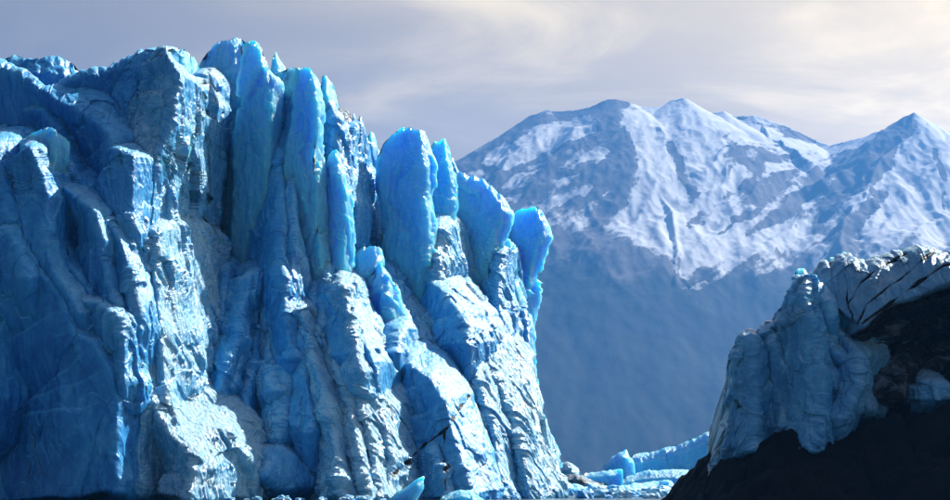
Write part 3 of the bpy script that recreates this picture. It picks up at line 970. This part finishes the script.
# free-standing towers, fins and tips that rise out of the face
P('ice_block', 300, [(4, 60), (0, 120), (0, 200)], [(75, 70), (80, 100), (80, 200)], [(4, 61), (12, 58.5), (28, 59), (32, 56), (38, 57), (52, 57), (63, 62), (72, 67), (76, 74)], mat='deep', dl=3, dr=4, r=0.5, amp=0.9)
P('ice_fin', 266, [(176, 52), (176, 200)], [(190, 55), (189, 75), (183, 95), (182, 200)], [(174, 50), (182, 51), (187, 53), (190, 57)], dl=2, dr=3, r=0.6, back=5)
P('ice_fin', 272, [(190, 58), (188, 200)], [(196, 56), (200, 75), (197, 90), (195, 200)], [(190, 58), (194, 56), (198, 66)], dl=1, dr=3, r=0.5, back=4)
P('ice_fin', 244, [(24, 141), (30, 150), (38, 170), (40, 260)], [(69, 143), (68, 160), (62, 180), (57, 192), (55, 260)], [(24, 141), (30, 134), (38, 131), (46, 129), (54, 128), (60, 134), (69, 143)], dl=2, dr=2, r=0.75, back=2.4, amp=0.9, rim=5)
P('ice_fin', 256, [(174, 170), (170, 230), (166, 330)], [(190, 142), (187, 158), (180, 172), (178, 200), (176, 240), (178, 330)], [(175, 160), (179, 147), (184, 142), (190, 141)], dl=2, dr=4, r=0.7, back=5, amp=0.9)
P('ice_pillar', 273, [(246, 48), (247, 150), (246, 300), (240, 380), (236, 500)], [(270, 48), (273, 70), (284, 82), (281, 100), (279, 150), (276, 200), (275, 260), (272, 292), (266, 320), (266, 500)],
  [(246, 45), (252, 42), (260, 41), (266, 42), (270, 49), (274, 66), (284, 84)], dl=2.5, dr=2.5, r=0.80, back=2.6, amp=0.9, flute=0.6, rim=5)
P('ice_pillar', 283, [(205, 52), (203, 78), (188, 106), (182, 130), (182, 300), (180, 500)], [(246, 45), (249, 120), (251, 300), (256, 500)], [(204, 60), (207, 51), (213, 46), (224, 44), (236, 42), (243, 42), (247, 46)],
  dl=3, dr=2, r=0.55, back=7, amp=0.8, flute=1.2, rim=5)
P('ice_pillar', 279, [(181, 128), (180, 200), (178, 500)], [(217, 109), (218, 150), (222, 220), (226, 500)], [(181, 130), (189, 114), (200, 107), (210, 105), (218, 110)], dl=2.5, dr=3, r=0.72, back=5, amp=0.8, flute=1.2, rim=4)
P('ice_pillar', 280, [(222, 122), (222, 500)], [(237, 114), (239, 200), (246, 500)], [(222, 124), (228, 112), (234, 113), (238, 118)], dl=2, dr=3, r=0.65, back=4, amp=0.7, flute=1.0, rim=3)
P('ice_pillar', 277, [(284, 80), (282, 200), (280, 420)], [(302, 75), (302, 100), (298, 135), (296, 200), (293, 300), (292, 420)], [(283, 72), (290, 70), (297, 71), (303, 75)], dl=2.5, dr=2.5, r=0.75, back=4, amp=0.8, flute=1.0, rim=3)
P('ice_pillar', 268, [(186, 205), (186, 300), (184, 450)], [(203, 198), (214, 228), (224, 262), (228, 300), (222, 450)], [(187, 202), (195, 190), (203, 197), (214, 226)], dl=2.5, dr=3, r=0.7, back=4, amp=0.8, flute=1.0, rim=3)
P('ice_fin', 292, [(273, 60), (272, 200)], [(278, 52), (284, 66), (286, 200)], [(272, 58), (277, 52), (281, 58), (285, 68)], dl=1, dr=2, back=4)
P('ice_pillar', 270, [(296, 72), (300, 110), (296, 200), (293, 300), (292, 500)], [(317, 78), (320, 92), (323, 115), (324, 150), (325, 190), (328, 225), (332, 262), (335, 292), (341, 322), (346, 350), (350, 500)],
  [(293, 70), (302, 69), (309, 71), (314, 75), (318, 82)], dl=2.5, dr=2.5, r=0.80, back=3, amp=0.9, flute=0.6, rim=4)
P('ice_pillar', 280, [(322, 80), (322, 300)], [(329, 77), (333, 84), (334, 110), (333, 135), (337, 160), (340, 300)], [(321, 78), (325, 75), (329, 77), (333, 86)], dl=2, dr=3, r=0.5, back=4, amp=0.9)
P('ice_block', 300, [(330, 115), (330, 200)], [(349, 113), (352, 130), (350, 200)], [(330, 116), (334, 111), (341, 110), (347, 111), (351, 118)], mat='dirty', dl=2, dr=3, r=0.6, back=5, amp=0.9)
P('ice_pinnacle', 296, [(352, 120), (348, 150), (346, 250)], [(357, 117), (362, 140), (364, 250)], [(351, 122), (355, 114), (359, 118), (362, 130)], mat='crust', dl=1, dr=3, r=0.4, back=3, amp=0.7)
P('ice_pinnacle', 297, [(359, 122), (358, 250)], [(363, 120), (366, 140), (368, 250)], [(358, 120), (361, 116), (364, 124), (366, 136)], mat='crust', dl=1, dr=2, r=0.4, back=3, amp=0.9)
P('ice_pinnacle', 299, [(368, 134), (366, 250)], [(374, 133), (376, 150), (376, 250)], [(367, 138), (371, 132), (374, 134), (376, 146)], dl=1, dr=2, r=0.5, back=3, amp=0.9)
P('ice_fin', 272, [(325, 165), (325, 260), (330, 350), (345, 420)], [(343, 156), (346, 176), (351, 192), (351, 210), (350, 240), (348, 275), (351, 305), (362, 335), (372, 360), (380, 420)],
  [(325, 166), (330, 155), (336, 151), (341, 150), (344, 158), (350, 190)], dl=2, dr=2, r=0.8, back=2.6, amp=0.9, rim=4)
P('ice_fin', 275, [(352, 256), (352, 340), (356, 450)], [(382, 252), (382, 264), (376, 280), (376, 330), (378, 450)], [(350, 258), (357, 251), (366, 249), (376, 248), (382, 251), (384, 258)], dl=2, dr=2, r=0.75, back=2.8, amp=0.9, rim=4)
P('ice_fin', 272, [(374, 272), (368, 300), (366, 450)], [(386, 263), (393, 276), (397, 292), (398, 320), (396, 352), (394, 450)], [(372, 276), (378, 266), (384, 262), (390, 268), (397, 290)], dl=2, dr=2, r=0.75, back=2.8, amp=0.9, rim=4)
P('ice_pillar', 286, [(381, 150), (382, 170), (386, 190), (393, 206), (393, 300), (395, 500)], [(428, 136), (430, 150), (435, 166), (436, 186), (432, 196), (433, 210), (437, 226), (435, 250), (434, 290), (434, 500)],
  [(381, 158), (384, 145), (392, 137), (400, 130), (404, 127), (412, 130), (421, 131), (427, 135), (429, 142)], dl=2, dr=2.5, r=0.80, back=3, amp=0.9, flute=0.6, rim=6)
P('ice_pillar', 297, [(431, 144), (434, 300), (434, 500)], [(448, 139), (451, 160), (456, 185), (456, 202), (452, 222), (449, 260), (449, 300), (452, 500)], [(430, 146), (434, 141), (440, 140), (447, 138), (450, 146)], dl=2, dr=2, r=0.75, back=2.8, amp=0.9, flute=0.7, rim=4)
P('ice_pillar', 303, [(453, 172), (451, 210), (449, 300), (449, 500)], [(512, 205), (514, 214), (512, 224), (505, 232), (500, 242), (499, 270), (498, 300), (500, 340), (504, 500)],
  [(453, 170), (460, 172), (470, 175), (482, 181), (493, 187), (503, 195), (509, 202), (514, 210)], dl=2, dr=2.5, r=0.82, back=3.2, amp=0.9, flute=0.6, rim=6)
P('ice_fin', 314, [(512, 212), (508, 232), (502, 300), (500, 500)], [(545, 214), (549, 226), (551, 238), (545, 248), (540, 266), (537, 290), (534, 320), (531, 342), (531, 380), (534, 500)],
  [(510, 214), (516, 210), (526, 209), (536, 208), (543, 210), (548, 219)], dl=1.5, dr=2, r=0.8, back=2.6, amp=0.9, flute=0.5, rim=6)
P('ice_fin', 306, [(502, 242), (500, 280), (500, 350), (500, 500)], [(515, 243), (512, 254), (507, 262), (510, 275), (520, 288), (525, 302), (526, 322), (523, 350), (521, 380), (522, 500)], [(502, 243), (506, 237), (511, 240), (516, 244)], dl=2, dr=3, r=0.75, back=5, amp=0.9, flute=0.5)
P('ice_fin', 310, [(515, 300), (516, 400), (520, 500)], [(533, 330), (531, 345), (534, 388), (536, 392), (534, 410), (541, 420), (549, 440), (555, 458), (557, 480), (558, 500)], [(514, 310), (522, 306), (530, 316), (535, 340)], dl=3, dr=4, r=0.72, back=5, amp=0.9)

# ------------------------------------------------------------------ low ice shelf beyond, floes, brash
def single(name, label, cat, group, D, left, right, top, **kw):
    o = ice_part(name, D, left, right, top, None, **kw)
    return tag(o, label, cat, group)


single('ice_shelf', 'long low tilted blue ice ridge rising behind the dark rock mound', 'ice ridge', None, 400,
       [(636, 460), (628, 480), (622, 500)], [(800, 400), (820, 500)], [(636, 458), (640, 455), (652, 453), (670, 448), (684, 443), (700, 436), (712, 430), (727, 424), (760, 415), (800, 408)], dl=2, dr=0, r=0.3, back=14, amp=0.5, flute=0.3, rim=2, lean=3)
single('ice_shelf', 'flat low ice bench with a dark dirt patch below the tilted ridge', 'ice ridge', None, 385,
       [(622, 478), (616, 500)], [(730, 468), (740, 500)], [(622, 480), (632, 474), (645, 471), (665, 470), (690, 470), (730, 466)], dl=2, dr=2, r=0.5, back=10, amp=0.4, flute=0.2, rim=1.5, lean=3)
single('ice_block', 'pale blue fin shaped ice block standing left of the tilted ridge', 'ice block', None, 396,
       [(604, 468), (602, 500)], [(630, 455), (632, 465), (634, 500)], [(603, 470), (605, 464), (612, 456), (620, 452), (628, 449), (631, 460)], dl=2, dr=2, r=0.7, back=4, amp=0.5, flute=0.4, rim=1.5)
single('ice_floe', 'straight edged blue ice slab lying below the fin shaped block', 'ice floe', None, 380,
       [(584, 472), (580, 500)], [(622, 470), (624, 500)], [(584, 473), (596, 472), (612, 470), (622, 469)], dl=2, dr=1, r=0.6, back=6, amp=0.3, flute=0.2, rim=1)
single('ice_block', 'rounded pale ice lump on a dirty floe beside the glacier', 'ice block', None, 372,
       [(558, 466), (556, 500)], [(580, 467), (585, 500)], [(558, 467), (562, 463), (567, 461.5), (574, 463), (580, 467), (584, 472)], mat='crust', dl=2, dr=2, r=0.6, back=5, amp=0.4, flute=0.2, rim=1.5)
single('ice_floe', 'dirt streaked ice floe under the rounded ice lump', 'ice floe', None, 362,
       [(556, 478), (556, 500)], [(606, 482), (616, 500)], [(556, 478), (570, 474), (584, 475), (598, 480), (612, 485)], mat='dirty', dl=2, dr=2, r=0.5, back=6, amp=0.4, flute=0.2, rim=1)
single('ice_floe', 'long pale blue ice floe with a hollow top edge before the shelf', 'ice floe', None, 345,
       [(554, 476), (550, 500)], [(668, 481), (676, 500)], [(554, 477), (572, 483), (590, 487), (620, 486), (645, 482), (668, 480)], dl=2, dr=3, r=0.5, back=8, amp=0.4, flute=0.2, rim=1, lean=2)
single('ice_block', 'angular pale ice block at the right end of the long floe', 'ice block', None, 335,
       [(658, 484), (652, 500)], [(674, 481), (682, 500)], [(656, 490), (661, 481), (668, 480), (675, 481), (680, 490)], dl=2, dr=2, r=0.6, back=3, amp=0.4, flute=0.3, rim=1)
single('ice_block', 'sharp translucent blue ice shard floating before the cracked ice face', 'ice shard', None, 225,
       [(402, 487), (393, 499), (390, 505)], [(424, 477), (423, 489), (417, 499), (414, 505)], [(398, 492), (403, 487), (412, 481), (424, 475.5)], dl=1, dr=1, r=0.75, back=2, amp=0.35, flute=0.3, rim=0.8)
single('ice_floe', 'flat pale blue ice floe right of the sharp ice shard', 'ice floe', None, 228,
       [(442, 494), (436, 506)], [(478, 492), (488, 506)], [(441, 497), (452, 492), (462, 489), (474, 490), (484, 498)], dl=1, dr=1, r=0.6, back=3, amp=0.35, flute=0.2, rim=0.8, lean=1)

# brash: one lump, many copies
rng = np.random.RandomState(5)


def chunk_mesh(seed):
    nth, nph = 14, 10
    th = np.linspace(0, 2 * np.pi, nth, endpoint=False)
    ph = np.linspace(0.02, np.pi - 0.02, nph)
    T, Pp = np.meshgrid(th, ph)
    V = np.stack([np.cos(T) * np.sin(Pp), np.sin(T) * np.sin(Pp), np.cos(Pp)], -1).reshape(-1, 3)
    dd = 1 + 0.55 * gnoise(V * 1.3 + seed * 5.1) + 0.35 * gnoise(V * 3 + seed * 9.1)
    V = np.sign(V) * np.abs(V) ** 0.8 * dd[:, None]
    return mesh_from('ice_chunk', V, grid_quads(nph, nth, True), MAT['ice'], False)


chunks = [chunk_mesh(k) for k in range(5)]
for k, me_ in enumerate(chunks):
    at_ = me_.attributes.new('crust', 'FLOAT', 'POINT')
    at_.data.foreach_set('value', np.full(len(me_.vertices), (0.9, 0.5, 1.0, 0.7, 0.3)[k], np.float32))


def scatter(n, x0, x1, D0, D1, s0, s1, label, group):
    for k in range(n):
        D = rng.uniform(D0, D1)
        x = (rng.uniform(x0, x1) - CX) / F * D
        o = link('ice_chunk', chunks[rng.randint(5)])
        s = s0 + (s1 - s0) * rng.rand() ** 2
        o.scale = (s * rng.uniform(0.8, 1.6), s, s * rng.uniform(0.5, 1.0))
        o.rotation_euler = (rng.uniform(-0.3, 0.3), rng.uniform(-0.3, 0.3), rng.uniform(0, 6.28))
        o.location = (x, D, 0.15 * s)
        tag(o, label, 'ice chunk', group)


scatter(34, 556, 668, 270, 330, 0.5, 1.5, 'small white brash ice chunk floating before the low ice shelf', 'brash ice before the shelf')
scatter(26, 215, 392, 233, 246, 0.25, 0.8, 'small white brash ice chunk at the waterline under the sunlit slope', 'brash ice under the wall')
scatter(16, 425, 556, 255, 264, 0.3, 0.9, 'small white brash ice chunk at the foot of the right hand pillars', 'brash ice under the pillars')

# ------------------------------------------------------------------ right: moraine rock and the dirty ice on it
def rock_mound():
    nx, ny = 240, 130
    xs = np.linspace(13, 95, nx)
    ys = np.linspace(138, 215, ny)
    X, Y = np.meshgrid(xs, ys)
    pts = np.stack([X.ravel(), Y.ravel(), np.zeros(X.size)], 1)
    # crest of the rock by distance along x
    cx = np.array([13, 17, 19, 21, 24, 27, 31, 36, 42, 60, 95.0])
    ch = np.array([-2, -1, 1.2, 3.6, 5.5, 6.2, 6.2, 7.5, 9.3, 10.5, 9.0])
    top = np.interp(pts[:, 0] + 0.8 * gnoise(pts / 6.0), cx, ch)
    prof = np.clip((pts[:, 1] - 158 - 2.5 * gnoise(pts / 9.0 + 4)) / 11, 0, 1) ** 0.9
    back = np.clip((212 - pts[:, 1]) / 20, 0, 1)
    h = -1.2 + (top + 1.2) * prof * back
    e = np.clip((pts[:, 0] - 14) / 6, 0, 1)
    h += e * (0.9 * fbm(pts / 7.0, 4) + 1.1 * facets(pts / 3.2) + 0.5 * facets(pts / 1.2, 3) + 0.25 * facets(pts / 0.5, 6))
    V = np.stack([pts[:, 0], pts[:, 1], np.maximum(h, -1.2)], 1)
    o = link('rock_mound', mesh_from('rock_mound', V, grid_quads(ny, nx, False), MAT['rock']))
    tag(o, 'black moraine rock mound sloping into the lake under dirty ice', 'rock mound')


rock_mound()
E = empty('dirty_ice_outcrop', (0, 0, 0))
tag(E, 'dirty blue ice outcrop with pinnacles and a dark hollow on black rock', 'ice outcrop')


CAP = dict(name='ice_layer', crust=0.3, amp=0.55, sink=False)
OUTCROP_RIDGES = [
    R([(748, 329), (752, 360), (756, 400), (752, 452)], 172, 169, 0.8, 1.2, sink=False, name='ice_pinnacle', dirt=0.08, crust=0.55, nose=1.0),
    R([(768, 352), (776, 385), (785, 425)], 174, 170, 0.8, 1.6, dirt=0.08, crust=0.55),
    R([(805, 277), (803, 310), (812, 345), (816, 385), (818, 425), (812, 450)], 172, 167, 0.7, 0.9, sink=False, name='ice_pinnacle', dirt=0.05, crust=0.55),
    R([(792, 294), (778, 322), (770, 345), (790, 385), (800, 420)], 174, 170, 0.6, 1.0, dirt=0.06, crust=0.5),
    R([(816, 296), (824, 318), (842, 335), (855, 352), (855, 385), (842, 420)], 173, 168, 0.7, 1.6, dirt=0.12, crust=0.5),
    R([(826, 270), (830, 300), (840, 325)], 180, 174, 0.8, 1.2, dirt=0.05, crust=0.3),
    R([(846, 254), (846, 285), (850, 318)], 181, 174, 0.9, 1.2, dirt=0.2, crust=0.6),
    R([(905, 249), (880, 262), (862, 278), (852, 300)], 181, 173.5, 0.5, 2.5, dirt=0.3, **CAP),
    R([(930, 248), (905, 268), (882, 285), (864, 303), (858, 322)], 179.5, 171.5, 0.5, 2.5, dirt=0.25, **CAP),
    R([(1240, 345), (1090, 278), (975, 256), (938, 262), (912, 280), (890, 296), (872, 310), (862, 324)], 178, 170.5, 0.5, 2.5, dirt=0.2, **CAP),
    R([(1260, 372), (1150, 312), (1090, 292), (1030, 281), (955, 280), (930, 286), (908, 296), (884, 305), (862, 326)], 173, 169.5, 0.4, 6.0, dirt=0.25, **CAP),
    R([(1260, 392), (1150, 330), (1090, 310), (1030, 300), (955, 299), (925, 301), (900, 307), (880, 315), (862, 331)], 172.6, 170.4, 1.6, 3.0, sink=False, name='shade_band', dirt=1.0, crust=0.1),  # black colour stands in for shade under the ice cap
    R([(906, 337), (904, 365), (894, 400)], 176, 171, 0.9, 1.0, sink=False, name='ice_block', dirt=0.6, crust=0.4),
    R([(925, 368), (950, 366), (1010, 376), (1012, 400)], 175, 170, 0.8, 0.8, sink=False, name='ice_block', dirt=0.6, crust=0.4),
    R([(934, 385), (936, 400)], 171, 170, 0.9, 1.0, sink=False, name='ice_block', dirt=0.12, crust=0.5),
]
for rd in [r_ for r_ in OUTCROP_RIDGES if r_.get('name') == 'ice_layer'][:3]:
    pts = np.array(rd['pts'])
    for _ in range(3):
        jit = np.stack([rr.uniform(-9, 9) + rr.uniform(-2.5, 2.5, len(pts)), rr.uniform(-7, 1) + rr.uniform(-3, 3, len(pts)), rr.uniform(0.2, 1.0) + rr.uniform(0, 0.5, len(pts))], 1)
        OUTCROP_RIDGES.append(dict(rd, pts=[tuple(p_) for p_ in pts + jit], sl=rr.uniform(0.5, 1.0), sr=rr.uniform(1.2, 2.4), nose=1.2))
for _ in range(60):         # broken angular blocks of the pinnacles
    x_, y_ = rr.uniform(735, 848), rr.uniform(285, 440)
    if y_ < np.interp(x_, [728, 748, 765, 805, 830, 860], [450, 332, 350, 282, 300, 300]):
        continue
    th, ln = rr.choice([-1, 1]) * rr.uniform(0.15, 0.8), rr.uniform(16, 44)
    dd_ = np.interp(x_, [735, 750, 775, 812, 840, 862], [171.6, 170.6, 172.4, 168.8, 169.8, 172.5]) + np.interp(y_, [280, 440], [2.2, -1.0]) + rr.uniform(-0.5, 0.9)
    OUTCROP_RIDGES.append(dict(pts=[(x_, y_, dd_ + 0.5), (x_ + math.sin(th) * ln * 0.5 + rr.uniform(-2, 2), y_ + math.cos(th) * ln * 0.5, dd_), (x_ + math.sin(th) * ln, y_ + math.cos(th) * ln, dd_ + 0.3)],
                               sl=rr.uniform(0.4, 1.1), sr=rr.uniform(0.5, 1.4), nose=0.9, crust=0.5, dirt=rr.choice([0.03, 0.08, 0.16]), name='ice_rib'))
OUTCROP_BASE = [(722, 176, 172), (790, 178, 174), (850, 184, 182), (870, 188, 188), (1000, 190, 190), (1200, 190, 188), (1320, 188, 184)]
OUTCROP_TOP = [(722, 470), (728, 446), (732, 420), (738, 372), (742, 337), (748, 328), (756, 336), (763, 346), (768, 334), (781, 314), (792, 292), (799, 278), (810, 277),
               (814, 290), (818, 285), (822, 270), (829, 260), (837, 257), (842, 253), (850, 254), (856, 264), (866, 262), (875, 258), (890, 252), (905, 247), (915, 244), (930, 246),
               (950, 250), (1000, 262), (1090, 290), (1180, 322), (1260, 372), (1320, 440)]
# the face in the hollow is caked with debris
curtain(E, OUTCROP_RIDGES, OUTCROP_BASE, OUTCROP_TOP, 1.0, 1.3, 18.0, amp=0.9, names=('debris_face', 'ice_rib'), base_par=dict(dirt=1.0), steep=1.5, eps=0.008, rscale=1.5,
        seams=[(1.0, [(850, 302), (862, 282), (880, 268), (906, 254)]), (1.1, [(858, 326), (866, 306), (884, 291), (908, 273), (934, 252)]),
               (0.9, [(864, 324), (876, 313), (894, 300), (916, 285), (942, 267), (970, 262)]), (1.0, [(846, 268), (848, 300), (856, 330)])])
for nm_, D_, l_, r_, t_ in (
        ('ice_tip', 176, [(796, 272), (794, 320)], [(809, 270), (812, 320)], [(795, 276), (799, 269), (806, 269), (811, 276)]),
        ('ice_tip', 181, [(821, 270), (816, 320)], [(842, 268), (844, 320)], [(819, 276), (824, 269), (832, 268), (842, 274)]),
        ('ice_tip', 184, [(829, 260), (826, 320)], [(842, 260), (844, 320)], [(828, 264), (832, 258), (838, 257), (843, 264)]),
        ('ice_tip', 184, [(841, 255), (838, 320)], [(854, 258), (855, 320)], [(840, 257), (846, 252), (851, 255), (855, 263)])):
    ice_part(nm_, D_, l_, r_, t_, E, mat='blue', dl=1, dr=1, back=3, amp=0.5, rim=1.2, base=12.0)

# ------------------------------------------------------------------ the air
hb = np.array([[-6100, -600, -4], [6100, -600, -4], [6100, 9400, -4], [-6100, 9400, -4],
               [-6100, -600, 1640], [6100, -600, 1640], [6100, 9400, 1640], [-6100, 9400, 1640]], float)
hq = [[0, 3, 2, 1], [4, 5, 6, 7], [0, 1, 5, 4], [1, 2, 6, 5], [2, 3, 7, 6], [3, 0, 4, 7]]
hm = bpy.data.materials.new('haze')
hm.use_nodes = True
hm.node_tree.nodes.clear()
hout = hm.node_tree.nodes.new('ShaderNodeOutputMaterial')
hv = hm.node_tree.nodes.new('ShaderNodeVolumePrincipled')
hv.inputs['Color'].default_value = (0.09, 0.37, 1.0, 1)
hv.inputs['Density'].default_value = 0.00006
hv.inputs['Anisotropy'].default_value = 0.35
hm.node_tree.links.new(hv.outputs[0], hout.inputs['Volume'])
haze = link('haze', mesh_from('haze', hb, hq, hm, False))
tag(haze, 'pale blue air between the lake and the mountain', None, kind='stuff')
